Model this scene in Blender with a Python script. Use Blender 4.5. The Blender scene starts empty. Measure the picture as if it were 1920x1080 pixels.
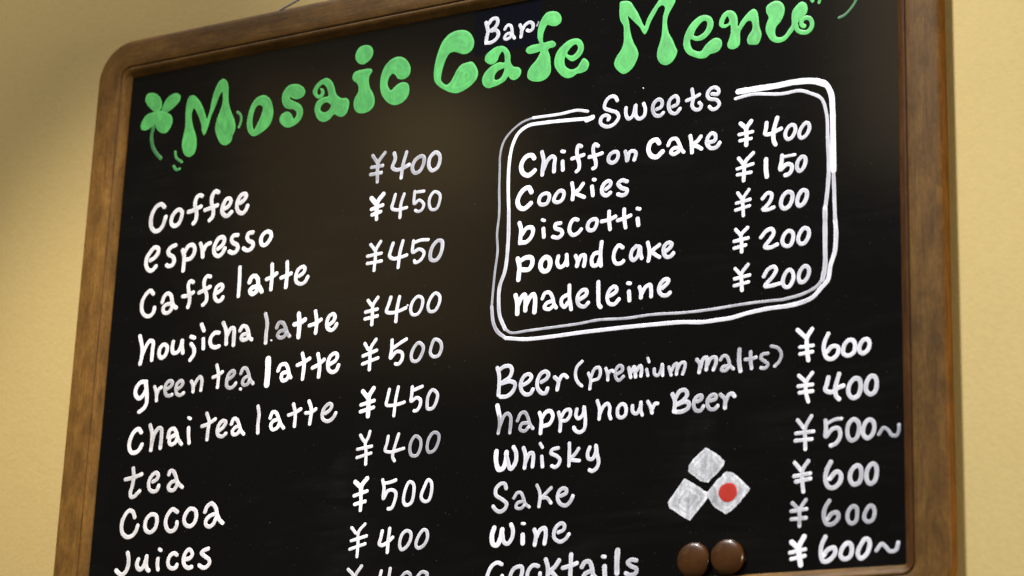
import bpy, bmesh, math, random
from mathutils import Vector, Matrix, noise
from mathutils.geometry import delaunay_2d_cdt
# units: metres. origin = lower left inner corner of the frame, X along the board, Z up, wall behind at +Y
sc = bpy.context.scene
C = sc.collection
random.seed(7)

# ---------------------------------------------------------------- camera
cam = bpy.data.objects.new('camera', bpy.data.cameras.new('camera'))
C.objects.link(cam)
right = Vector((0.8738018, 0.4850836, 0.0341225)); up = Vector((0.1151431, -0.2745656, 0.9546496)); back = Vector((0.4724537, -0.8302455, -0.2957700))
mw = Matrix((right, up, back)).transposed().to_4x4(); mw.translation = Vector((1.5607035, -1.8732710, -0.3715841))
cam.matrix_world = mw
cam.data.sensor_width = 36; cam.data.lens = 81.4223
cam.data.clip_start = 0.05; cam.data.clip_end = 50
cam.data.dof.use_dof = True
cam.data.dof.focus_distance = (Vector((0.50, 0, 0.36)) - mw.translation).dot(-back)
cam.data.dof.aperture_fstop = 5.0
sc.camera = cam

# ---------------------------------------------------------------- light of the room
w = bpy.data.worlds.new('World'); sc.world = w; w.use_nodes = True
bg = w.node_tree.nodes['Background']; bg.inputs[0].default_value = (1.0, 0.86, 0.66, 1); bg.inputs[1].default_value = 0.13
def lamp(name, kind, loc, aim, power, col, **kw):
    d = bpy.data.lights.new(name, kind); d.energy = power; d.color = col
    for k, v in kw.items(): setattr(d, k, v)
    o = bpy.data.objects.new(name, d); C.objects.link(o); o.location = loc
    o.rotation_euler = (Vector(aim) - Vector(loc)).to_track_quat('-Z', 'Y').to_euler()
    return o
lamp('ceiling_key_lamp', 'SPOT', (0.18, -1.40, 2.40), (0.85, 0, 0.0), 700, (1.0, 0.98, 0.965), spot_size=math.radians(34), spot_blend=1.0, shadow_soft_size=0.13)
lamp('ceiling_spot_lamp', 'SPOT', (0.12, -1.0, 1.80), (0.02, 0, -0.11), 330, (1.0, 0.90, 0.76), spot_size=math.radians(28), spot_blend=1.0, shadow_soft_size=0.03)
lamp('upper_wash_lamp', 'SPOT', (-0.50, -1.0, 2.4), (-0.12, 0, 0.70), 165, (1.0, 0.93, 0.86), spot_size=math.radians(40), spot_blend=0.9, shadow_soft_size=0.05)
lamp('added_small_glow', 'AREA', (-0.99, -2.24, 1.47), (0.40, 0, 0.47), 0.22, (1.0, 0.70, 0.30), shape='DISK', size=0.26)  # added, unseen: mirrored in the board as the core of its brown glow
lamp('added_warm_glow', 'AREA', (-1.12, -2.24, 1.30), (0.36, 0, 0.40), 0.85, (1.0, 0.66, 0.28), shape='RECTANGLE', size=0.62, size_y=0.6)  # added, unseen panel that the board mirrors as a wide warm glow
lamp('added_right_glow', 'AREA', (0.16, -2.24, 1.56), (0.88, 0, 0.50), 0.8, (1.0, 0.74, 0.44), shape='RECTANGLE', size=0.3, size_y=0.6)  # added, unseen: gives the mirrored glow at the board's upper right
lamp('added_right_fill', 'AREA', (2.5, -0.32, 0.1), (0.95, 0, 0.15), 32, (1.0, 0.86, 0.62), shape='DISK', size=0.4)  # added fill, grazes the wall to brighten the frame's right outer side
sc.view_settings.view_transform = 'Standard'; sc.view_settings.look = 'None'
sc.view_settings.exposure = 0.0; sc.view_settings.gamma = 1.0
sc.render.engine = 'CYCLES'
sc.render.resolution_x = 1024; sc.render.resolution_y = 576

# ---------------------------------------------------------------- materials
def mat(name):
    m = bpy.data.materials.new(name); m.use_nodes = True
    nt = m.node_tree; p = nt.nodes['Principled BSDF']
    return m, nt, p
def N(nt, t, **kw):
    n = nt.nodes.new(t)
    for k, v in kw.items(): setattr(n, k, v)
    return n
def lk(nt, a, b): nt.links.new(a, b)
def coords(nt, scale=(1, 1, 1), kind='Object', rot=(0, 0, 0)):
    tc = N(nt, 'ShaderNodeTexCoord'); mp = N(nt, 'ShaderNodeMapping')
    mp.inputs['Scale'].default_value = scale; mp.inputs['Rotation'].default_value = rot
    lk(nt, tc.outputs[kind], mp.inputs[0]); return mp.outputs[0]
def nz(nt, vec, scale, detail=3, rough=0.55, dist=0.0):
    n = N(nt, 'ShaderNodeTexNoise'); n.inputs['Scale'].default_value = scale; n.inputs['Detail'].default_value = detail
    n.inputs['Roughness'].default_value = rough; n.inputs['Distortion'].default_value = dist
    lk(nt, vec, n.inputs['Vector']); return n.outputs['Fac']
def ramp(nt, fac, stops):
    r = N(nt, 'ShaderNodeValToRGB'); e = r.color_ramp.elements
    while len(e) < len(stops): e.new(0.5)
    for i, (p, c) in enumerate(stops):
        e[i].position = p; e[i].color = (*c, 1) if len(c) == 3 else c
    lk(nt, fac, r.inputs[0]); return r.outputs[0]
def mix(nt, fac, a, b, mode='MIX'):
    m = N(nt, 'ShaderNodeMix', data_type='RGBA', blend_type=mode)
    for s, v in ((m.inputs[0], fac), (m.inputs[6], a), (m.inputs[7], b)):
        if isinstance(v, (int, float)): s.default_value = v
        elif isinstance(v, tuple): s.default_value = (*v, 1)
        else: lk(nt, v, s)
    return m.outputs[2]
def math_(nt, op, a, b=0.0, clamp=False):
    m = N(nt, 'ShaderNodeMath', operation=op, use_clamp=clamp)
    for s, v in ((m.inputs[0], a), (m.inputs[1], b)):
        if isinstance(v, (int, float)): s.default_value = v
        else: lk(nt, v, s)
    return m.outputs[0]
def bump(nt, h, p, strength, dist):
    b = N(nt, 'ShaderNodeBump'); b.inputs['Strength'].default_value = strength; b.inputs['Distance'].default_value = dist
    lk(nt, h, b.inputs['Height']); lk(nt, b.outputs[0], p.inputs['Normal'])

def wall_mat():
    m, nt, p = mat('cream_wallpaper')
    v = coords(nt)
    big = nz(nt, v, 3.0, 3); fine = nz(nt, v, 190, 4, 0.65)
    base = ramp(nt, big, [(0.3, (0.392, 0.303, 0.120)), (0.7, (0.425, 0.330, 0.134))])
    spk = ramp(nt, fine, [(0.35, (0.95, 0.95, 0.94)), (0.6, (1, 1, 1))])
    lk(nt, mix(nt, 1.0, base, spk, 'MULTIPLY'), p.inputs['Base Color'])
    p.inputs['Roughness'].default_value = 0.85
    vo = N(nt, 'ShaderNodeTexVoronoi'); vo.inputs['Scale'].default_value = 230; lk(nt, v, vo.inputs['Vector'])
    h = math_(nt, 'ADD', math_(nt, 'MULTIPLY', fine, 1.0), math_(nt, 'MULTIPLY', vo.outputs['Distance'], 0.5))
    bump(nt, h, p, 0.22, 0.0008)
    return m
def wood_mat():
    m, nt, p = mat('stained_brown_wood')
    v = coords(nt, (1, 1, 1), 'UV')
    vs = coords(nt, (1.6, 42, 1), 'UV')
    vf = coords(nt, (9.0, 240, 1), 'UV')
    blot = nz(nt, coords(nt, (6, 16, 1), 'UV'), 4.0, 5, 0.62, 0.4)
    grain = nz(nt, vs, 6.0, 5, 0.6, 1.2); fine = nz(nt, vf, 4.0, 3, 0.7)
    mott = nz(nt, coords(nt, (30, 60, 1), 'UV'), 6.0, 3, 0.6)
    a = ramp(nt, blot, [(0.28, (0.056, 0.029, 0.0080)), (0.5, (0.092, 0.048, 0.0120)), (0.72, (0.135, 0.073, 0.0180))])
    b = ramp(nt, grain, [(0.30, (0.50, 0.46, 0.42)), (0.42, (0.95, 0.94, 0.93)), (0.75, (1.12, 1.1, 1.0))])
    c = ramp(nt, fine, [(0.35, (0.72, 0.70, 0.66)), (0.6, (1, 1, 1))])
    d = ramp(nt, mott, [(0.3, (0.75, 0.72, 0.68)), (0.6, (1.05, 1.05, 1.05))])
    col = mix(nt, 0.75, a, b, 'MULTIPLY'); col = mix(nt, 0.8, col, c, 'MULTIPLY'); col = mix(nt, 0.8, col, d, 'MULTIPLY')
    tn = N(nt, 'ShaderNodeAttribute'); tn.attribute_name = 'rail_tone'
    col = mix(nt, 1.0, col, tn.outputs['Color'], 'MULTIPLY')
    lk(nt, col, p.inputs['Base Color'])
    p.inputs['Specular IOR Level'].default_value = 0.14
    lk(nt, ramp(nt, fine, [(0.3, (0.55,)*3), (0.7, (0.42,)*3)]), p.inputs['Roughness'])
    bump(nt, math_(nt, 'ADD', fine, grain), p, 0.35, 0.0006)
    return m
def board_mat():
    m, nt, p = mat('black_marker_board')
    v = coords(nt)
    sm = nz(nt, coords(nt, (1, 1, 1.6)), 5.0, 6, 0.6, 1.5)
    wipe = nz(nt, coords(nt, (1.2, 1, 9), rot=(0, math.radians(25), 0)), 7.0, 5, 0.6, 0.6)
    dust = nz(nt, v, 420, 2, 0.5)
    res = math_(nt, 'MULTIPLY', ramp(nt, sm, [(0.48, (0, 0, 0)), (0.8, (1, 1, 1))]), ramp(nt, wipe, [(0.4, (0, 0, 0)), (0.75, (1, 1, 1))]))
    col = mix(nt, math_(nt, 'MULTIPLY', res, 0.03), (0.0011, 0.0013, 0.0016), (0.20, 0.19, 0.18))
    spec = ramp(nt, dust, [(0.71, (0, 0, 0)), (0.78, (1, 1, 1))])
    col = mix(nt, math_(nt, 'MULTIPLY', spec, 0.12), col, (0.4, 0.4, 0.4))
    lk(nt, col, p.inputs['Base Color'])
    lk(nt, ramp(nt, wipe, [(0.3, (0.142,)*3), (0.7, (0.150,)*3)]), p.inputs['Roughness'])
    p.inputs['Specular IOR Level'].default_value = 0.36
    return m
def paint_mat(name, lo, hi, streak=0.35, rough=0.42):
    """marker paint: the 'cover' attribute says how thick the coat is (thin coats let the black through)"""
    m, nt, p = mat(name)
    at = N(nt, 'ShaderNodeAttribute'); at.attribute_name = 'cover_tone'
    v = coords(nt, (1, 1, 0.45), rot=(0, math.radians(35), 0))
    a = nz(nt, v, 130, 3, 0.6, 0.8); b = nz(nt, coords(nt), 900, 2, 0.6)
    n = math_(nt, 'MULTIPLY', math_(nt, 'SUBTRACT', a, 0.5), streak)
    n2 = math_(nt, 'MULTIPLY', math_(nt, 'SUBTRACT', b, 0.5), streak * 0.5)
    f = math_(nt, 'ADD', math_(nt, 'ADD', at.outputs['Fac'], n), n2, True)
    md = tuple(l + (h_ - l) * 0.34 for l, h_ in zip(lo, hi)); m2 = tuple(l + (h_ - l) * 0.70 for l, h_ in zip(lo, hi))
    lk(nt, ramp(nt, f, [(0.0, lo), (0.5, md), (0.8, m2), (1.0, hi)]), p.inputs['Base Color'])
    p.inputs['Roughness'].default_value = rough
    p.inputs['Specular IOR Level'].default_value = 0.35
    bump(nt, b, p, 0.2, 0.0002)
    return m
def gloss_mat():
    m, nt, p = mat('glossy_brown_plastic')
    v = coords(nt)
    lk(nt, ramp(nt, nz(nt, v, 60, 3), [(0.3, (0.028, 0.0092, 0.0012)), (0.7, (0.052, 0.018, 0.0020))]), p.inputs['Base Color'])
    p.inputs['Roughness'].default_value = 0.34; p.inputs['Specular IOR Level'].default_value = 0.3
    p.inputs['Coat Weight'].default_value = 0.4; p.inputs['Coat Roughness'].default_value = 0.08
    bump(nt, nz(nt, v, 160, 2), p, 0.25, 0.0006)
    return m
def plain(name, c, rough):
    m, nt, p = mat(name)
    n = nz(nt, coords(nt), 300, 3)
    lk(nt, ramp(nt, n, [(0.3, tuple(x * 0.7 for x in c)), (0.7, c)]), p.inputs['Base Color'])
    p.inputs['Roughness'].default_value = rough; return m
WALL = wall_mat(); WOOD = wood_mat(); BOARD = board_mat(); PLASTIC = gloss_mat()
WHITE = paint_mat('white_marker_paint', (0.055, 0.060, 0.085), (0.76, 0.78, 0.87), 0.42)
GREEN = paint_mat('green_marker_paint', (0.015, 0.075, 0.035), (0.088, 0.455, 0.115), 0.6)
TILE = paint_mat('grey_white_marker_paint', (0.10, 0.105, 0.12), (0.84, 0.88, 0.97), 1.1)
RED = paint_mat('red_marker_paint', (0.10, 0.01, 0.01), (0.42, 0.024, 0.014), 0.2)
PATCH = plain('blue_black_film', (0.0020, 0.0028, 0.0062), 0.13)
PATCH.node_tree.nodes['Principled BSDF'].inputs['Specular IOR Level'].default_value = 0.22
CORD = plain('grey_violet_cord', (0.16, 0.13, 0.17), 0.8)

# ---------------------------------------------------------------- objects
def link(name, me, m, parent=None, label=None, cat=None, kind=None, group=None):
    o = bpy.data.objects.new(name, me)
    if m: me.materials.append(m)
    C.objects.link(o)
    if parent: o.parent = parent
    for k, v in (('label', label), ('category', cat), ('kind', kind), ('group', group)):
        if v: o[k] = v
    return o
def mesh(name, vs, fs, smooth=True):
    me = bpy.data.meshes.new(name); me.from_pydata(vs, [], fs); me.update()
    if smooth: me.polygons.foreach_set('use_smooth', [True] * len(me.polygons))
    return me

BWD, BHT = 0.8922, 0.600
# the wall
link('wall', mesh('wall', [(-3, 0.008, -2.2), (4.5, 0.008, -2.2), (4.5, 0.008, 2.4), (-3, 0.008, 2.4)], [(0, 1, 2, 3)], False), WALL,
     kind='structure')

board = bpy.data.objects.new('menu_board', None); C.objects.link(board)
board.location = (BWD / 2, 0, 0); board.empty_display_size = 0.05
board['label'] = 'black menu board in a rounded brown wooden frame hung on the cream wall'; board['category'] = 'menu board'
T0 = Vector((-BWD / 2, 0, 0))            # children are placed in board coordinates
def bpart(name, me, m, label=None, parent=None, kind=None):
    o = link(name, me, m, parent or board, label=label, kind=kind)
    if parent is None: o.location = T0
    return o
# panel: fine grid, very slightly wavy like a thin sheet
vs = []; fs = []; NX, NZ = 60, 40
for j in range(NZ + 1):
    for i in range(NX + 1):
        x = -0.006 + (BWD + 0.012) * i / NX; z = -0.006 + (BHT + 0.012) * j / NZ
        vs.append((x, 0, z))
for j in range(NZ):
    for i in range(NX):
        a = j * (NX + 1) + i; fs.append((a, a + 1, a + NX + 2, a + NX + 1))
bpart('panel', mesh('panel', vs, fs, False), BOARD)

# frame: the profile (offset from the inner edge, height above the panel) swept round a rounded rectangle, cut into four rails
PROF = [(0.2, -1.2), (0.2, 0.6), (1.0, 1.9), (2.4, 3.6), (4.4, 5.6), (6.6, 7.0), (8.6, 7.7), (9.4, 7.5), (9.9, 6.7), (10.5, 6.6), (11.0, 7.6),
        (12.2, 8.2), (20, 8.3), (30, 8.3), (38, 8.3), (40.4, 8.0), (41.9, 7.3), (42.8, 6.1), (43.0, 4.6), (43.0, -7.9)]
def ring(o, n=14):
    """rounded rectangle at offset o, four corners; returns four lists, each list one corner arc (BL, BR, TR, TL)"""
    r0 = 1.8; r = r0 + o; out = []
    W, H = BWD * 1000, BHT * 1000
    for cx, cz, a0 in ((r0, r0, 180), (W - r0, r0, 270), (W - r0, H - r0, 0), (r0, H - r0, 90)):
        out.append([(cx + r * math.cos(math.radians(a0 + 90 * k / n)), cz + r * math.sin(math.radians(a0 + 90 * k / n))) for k in range(n + 1)])
    return out
n = 14; h = n // 2
rings = [ring(o) for o, _ in PROF]
plen = [0]
for a, b_ in zip(PROF, PROF[1:]): plen.append(plen[-1] + math.hypot(a[0] - b_[0], a[1] - b_[1]))
U0 = 0.0
for k, rail_label in enumerate(('bottom rail of the wooden frame', 'right rail of the wooden frame, its outer side showing', 'top rail of the wooden frame', 'left rail of the wooden frame, the lightest of the four')):
    k2 = (k + 1) % 4
    cols = []
    for q in range(len(PROF)):
        A = rings[q][k][h:]; B = rings[q][k2][:h + 1]
        # a few stations along the straight
        S = [(A[-1][0] + (B[0][0] - A[-1][0]) * t / 24, A[-1][1] + (B[0][1] - A[-1][1]) * t / 24) for t in range(1, 24)]
        cols.append(A + S + B)
    npt = len(cols[0]); L = [0]
    mid = cols[12]
    for i in range(1, npt): L.append(L[-1] + math.dist(mid[i], mid[i - 1]))
    vs = []; fs = []; uvs = []
    for i in range(npt):
        for q, (o, hh) in enumerate(PROF):
            x, z = cols[q][i]
            wob = 0.25 * noise.noise(Vector((x * 0.01, z * 0.01, k * 3.1))) if 0 < q < len(PROF) - 1 and hh > 1 else 0
            vs.append((x / 1000, -(hh + wob) / 1000, z / 1000)); uvs.append((U0 + L[i] / 1000, plen[q] / 1000))
    Q = len(PROF)
    for i in range(npt - 1):
        for q in range(Q - 1):
            fs.append((i * Q + q, (i + 1) * Q + q, (i + 1) * Q + q + 1, i * Q + q + 1))
    me = mesh('rail', vs, fs)
    uv = me.uv_layers.new(name='UVMap')
    for lp in me.loops: uv.data[lp.index].uv = uvs[lp.vertex_index]
    st = me.color_attributes.new('rail_tone', 'FLOAT_COLOR', 'POINT'); G = (1.25, 1.0, 0.95, 1.6); cc = []  # tone factor per rail, highest on the left
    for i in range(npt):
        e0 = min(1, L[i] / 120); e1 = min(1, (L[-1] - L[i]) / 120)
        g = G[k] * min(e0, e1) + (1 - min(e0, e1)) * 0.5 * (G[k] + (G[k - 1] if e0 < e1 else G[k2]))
        for q in range(Q):
            if k == 1 and q < 10: cc += [g * 0.55, g * 0.42, g * 0.40, 1]      # the inner lip of the right rail has a darker tone
            elif q >= 16: cc += [g * 1.2, g * 0.92, g * 0.5, 1]                 # rubbed, more orange outer edge
            elif q in (8, 9):
                d_ = g * (0.55 + 0.5 * noise.noise(Vector((L[i] * 0.03 + k * 9, 0, 0)))); cc += [d_, d_ * 0.9, d_ * 0.8, 1]
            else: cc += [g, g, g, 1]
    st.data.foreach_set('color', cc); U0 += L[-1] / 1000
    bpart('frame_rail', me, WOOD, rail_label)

# ---------------------------------------------------------------- painted lettering
ZL = [0]
def spline(P, closed, step=0.0009):
    n = len(P)
    if n == 1: return [P[0]]
    def g(i):
        if closed: return P[i % n]
        if i < 0: return P[0] * 2 - P[1]
        if i >= n: return P[-1] * 2 - P[-2]
        return P[i]
    out = []
    for i in range(n if closed else n - 1):
        a, b, c, d = g(i - 1), g(i), g(i + 1), g(i + 2)
        # centripetal Catmull-Rom: no loops or overshoot on uneven spacing
        t0 = 0; t1 = t0 + max((b - a).length ** 0.5, 1e-4); t2 = t1 + max((c - b).length ** 0.5, 1e-4); t3 = t2 + max((d - c).length ** 0.5, 1e-4)
        m = max(2, int((c - b).length / step))
        for j in range(m):
            t = t1 + (t2 - t1) * j / m
            A1 = a * ((t1 - t) / (t1 - t0)) + b * ((t - t0) / (t1 - t0)); A2 = b * ((t2 - t) / (t2 - t1)) + c * ((t - t1) / (t2 - t1)); A3 = c * ((t3 - t) / (t3 - t2)) + d * ((t - t2) / (t3 - t2))
            B1 = A1 * ((t2 - t) / (t2 - t0)) + A2 * ((t - t0) / (t2 - t0)); B2 = A2 * ((t3 - t) / (t3 - t1)) + A3 * ((t - t1) / (t3 - t1))
            out.append(B1 * ((t2 - t) / (t2 - t1)) + B2 * ((t - t1) / (t2 - t1)))
    if not closed: out.append(P[-1].copy())
    return out
CROSS = [(-1.0, 0.0, 0.14), (-0.93, 0.6, 0.14), (-0.6, 0.95, -0.03), (0.0, 1.0, -0.09), (0.6, 0.95, -0.03), (0.93, 0.6, 0.14), (1.0, 0.0, 0.14)]
def stroke(vs, fs, cv, pts, r, tone, closed, wide=1.0):
    P = spline([Vector(p) for p in pts], closed)
    if len(P) < 2: return
    H = 0.00009 + 0.000008 * (ZL[0] % 7); ZL[0] += 1
    seed = random.random() * 100; n = len(P); base = len(vs); NC = len(CROSS)
    def rad(i): return r * (1 + 0.09 * noise.noise(Vector((seed, i * 0.13, 0))) + 0.04 * noise.noise(Vector((seed, i * 0.45, 5))))
    tan = []
    for i in range(n):
        a = P[(i - 1) % n] if closed else P[max(i - 1, 0)]; b = P[(i + 1) % n] if closed else P[min(i + 1, n - 1)]
        t = b - a; tan.append(t.normalized() if t.length > 1e-9 else Vector((1, 0)))
    def tonei(i):
        t = tone + 0.10 * noise.noise(Vector((seed + 9, i * 0.06, 0)))
        if not closed:
            d = (n - 1 - i) * 0.0009 / (r * 1.3)
            if d < 1: t += 0.22 * (1 - d) * (1 if tone < 0.97 else 0.3)
        return t
    def put(c, t, rr, i, hs=1.0):
        nrm = Vector((-t.y, t.x))
        for (s, hh, dc) in CROSS:
            q = c + nrm * (s * rr)
            vs.append((q.x, -(0.00003 + H * hh * hs), q.y)); cv.append(tonei(i) + dc)
    rows = 0
    caps = [] if closed else [(0.985, 0.17), (0.9, 0.44), (0.7, 0.71), (0.4, 0.92)]
    for s_, k_ in caps: put(P[0] - tan[0] * (rad(0) * s_), tan[0], rad(0) * k_, 0); rows += 1
    for i in range(n): put(P[i], tan[i], rad(i), i); rows += 1
    for s_, k_ in reversed(caps): put(P[-1] + tan[-1] * (rad(n - 1) * s_), tan[-1], rad(n - 1) * k_, n - 1); rows += 1
    for i in range(rows if closed else rows - 1):
        a = base + i * NC; b = base + ((i + 1) % rows) * NC
        for q in range(NC - 1): fs.append((a + q, b + q, b + q + 1, a + q + 1))
    if not closed:
        fs.append(tuple(base + q for q in range(NC))); e = base + (rows - 1) * NC; fs.append(tuple(e + q for q in reversed(range(NC))))
def inside(p, ring):
    x, y = p; c = False; n = len(ring)
    for i in range(n):
        a = ring[i]; b = ring[i - 1]
        if (a.y > y) != (b.y > y) and x < (b.x - a.x) * (y - a.y) / (b.y - a.y) + a.x: c = not c
    return c
def sdist(p, segs):
    best = 9
    for a, b in segs:
        ab = b - a; t = max(0, min(1, (p - a).dot(ab) / max(ab.dot(ab), 1e-12))); d = (a + ab * t - p).length
        if d < best: best = d
    return best
def blob(vs, fs, cv, rings_, tone, grid=0.0012, sharp=False):
    H = 0.00026 + 0.00001 * (ZL[0] % 9); ZL[0] += 1; seed = random.random() * 50
    R = []
    for r_ in rings_:
        P = [Vector((r_[i], r_[i + 1])) for i in range(0, len(r_), 2)]
        if sharp:
            Q = []
            for i in range(len(P)):
                a, b = P[i - 1], P[i]; m = max(2, int((b - a).length / 0.0012))
                for j in range(m):
                    q = a.lerp(b, j / m); s_ = 0.0005
                    Q.append(q + Vector((noise.noise(Vector((q.x * 300, q.y * 300, seed))), noise.noise(Vector((q.x * 300, q.y * 300, seed + 7))))) * s_)
            R.append(Q)
        else: R.append(spline(P, True, 0.0014))
    V = []; E = []; segs = []
    for q in R:
        b0 = len(V); V += q; m = len(q)
        E += [(b0 + i, b0 + (i + 1) % m) for i in range(m)]; segs += [(q[i], q[(i + 1) % m]) for i in range(m)]
    nb = len(V)
    xs = [v.x for v in R[0]]; ys = [v.y for v in R[0]]
    y = min(ys); row = 0; inn = []
    while y < max(ys):
        x = min(xs) + (grid / 2 if row % 2 else 0)
        while x < max(xs):
            p = Vector((x, y))
            if inside(p, R[0]) and not any(inside(p, h_) for h_ in R[1:]):
                d = sdist(p, segs)
                if d > grid * 0.55: inn.append((p, d))
            x += grid
        y += grid * 0.866; row += 1
    # a tight ring just inside the rim gives the edge its thickness
    V2 = V + [p for p, _ in inn]
    res = delaunay_2d_cdt(V2, E, [], 0, 1e-7)
    RV, RF, orig = res[0], res[2], res[3]
    base = len(vs)
    for i, v in enumerate(RV):
        o = orig[i][0] if orig[i] else 0
        d = 0 if o < nb else inn[o - nb][1]
        hh = H * min(1, 0.55 + d / 0.004) if o >= nb else H * 0.45
        st = 0.10 * noise.noise(Vector((v.x * 90 + v.y * 40, v.y * 60, seed)))
        if o >= nb and tone != 0.9: st += (0.22 if sharp else 0.15) * noise.noise(Vector((d * 420 + seed, v.x * 55, v.y * 55)))   # pen passes that follow the outline
        vs.append((v.x, -(0.00003 + hh), v.y)); cv.append(tone + st + (0.12 if d < 0.0013 else -0.03))
    for f in RF:
        c = (RV[f[0]] + RV[f[1]] + RV[f[2]]) / 3
        if inside(c, R[0]) and not any(inside(c, h_) for h_ in R[1:]): fs.append(tuple(base + i for i in f))
    for q in R:                       # skirts down to the panel
        b0 = len(vs); m = len(q)
        for v in q: vs.append((v.x, -(0.00003 + H * 0.45), v.y)); vs.append((v.x, 0.0, v.y)); cv += [tone + 0.1, tone + 0.1]
        for i in range(m): j = (i + 1) % m; fs.append((b0 + 2 * i, b0 + 2 * j, b0 + 2 * j + 1, b0 + 2 * i + 1))
NAMES = {'item': 'item_name', 'price': 'price', 'heading': 'heading', 'border': 'list_border', 'clover': 'clover', 'accent': 'accent_stroke', 'letter': 'title_letter', 'tile': 'symbol_square', 'dot': 'symbol_dot', 'speck': 'paint_speck'}
def build_art():
    last = None
    for kind, label, strokes, polys in ART:
        vs, fs, cv = [], [], []
        green = kind in ('clover', 'accent', 'letter')
        for poly in polys:
            rr = [[v / 1e5 for v in r_] for r_ in poly]
            if kind == 'tile': blob(vs, fs, cv, rr, 0.58, sharp=True)
            elif kind == 'dot': blob(vs, fs, cv, rr, 0.9)
            else:
                cx = sum(rr[0][0::2]) / (len(rr[0]) / 2)
                blob(vs, fs, cv, rr, 0.80 + 0.14 * cx)  # green shapes lighter to the right: light falloff put into the paint tone
        for closed, r, t, P in strokes:
            pts = [(P[i] / 1e5, P[i + 1] / 1e5) for i in range(0, len(P), 2)]
            stroke(vs, fs, cv, pts, r / 1e5 * (1 if green else 0.95), t / 100, bool(closed))
        dz = 0.00035 if kind == 'dot' else 0
        me = mesh(NAMES[kind], [(x, y - dz, z) for x, y, z in vs], fs)
        at = me.attributes.new('cover_tone', 'FLOAT', 'POINT')
        at.data.foreach_set('value', [max(0.0, min(1.25, c)) for c in cv])
        last = bpart(NAMES[kind], me, GREEN if green else RED if kind == 'dot' else TILE if kind == 'tile' else WHITE, label, parent=last if kind == 'dot' else None)

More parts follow.
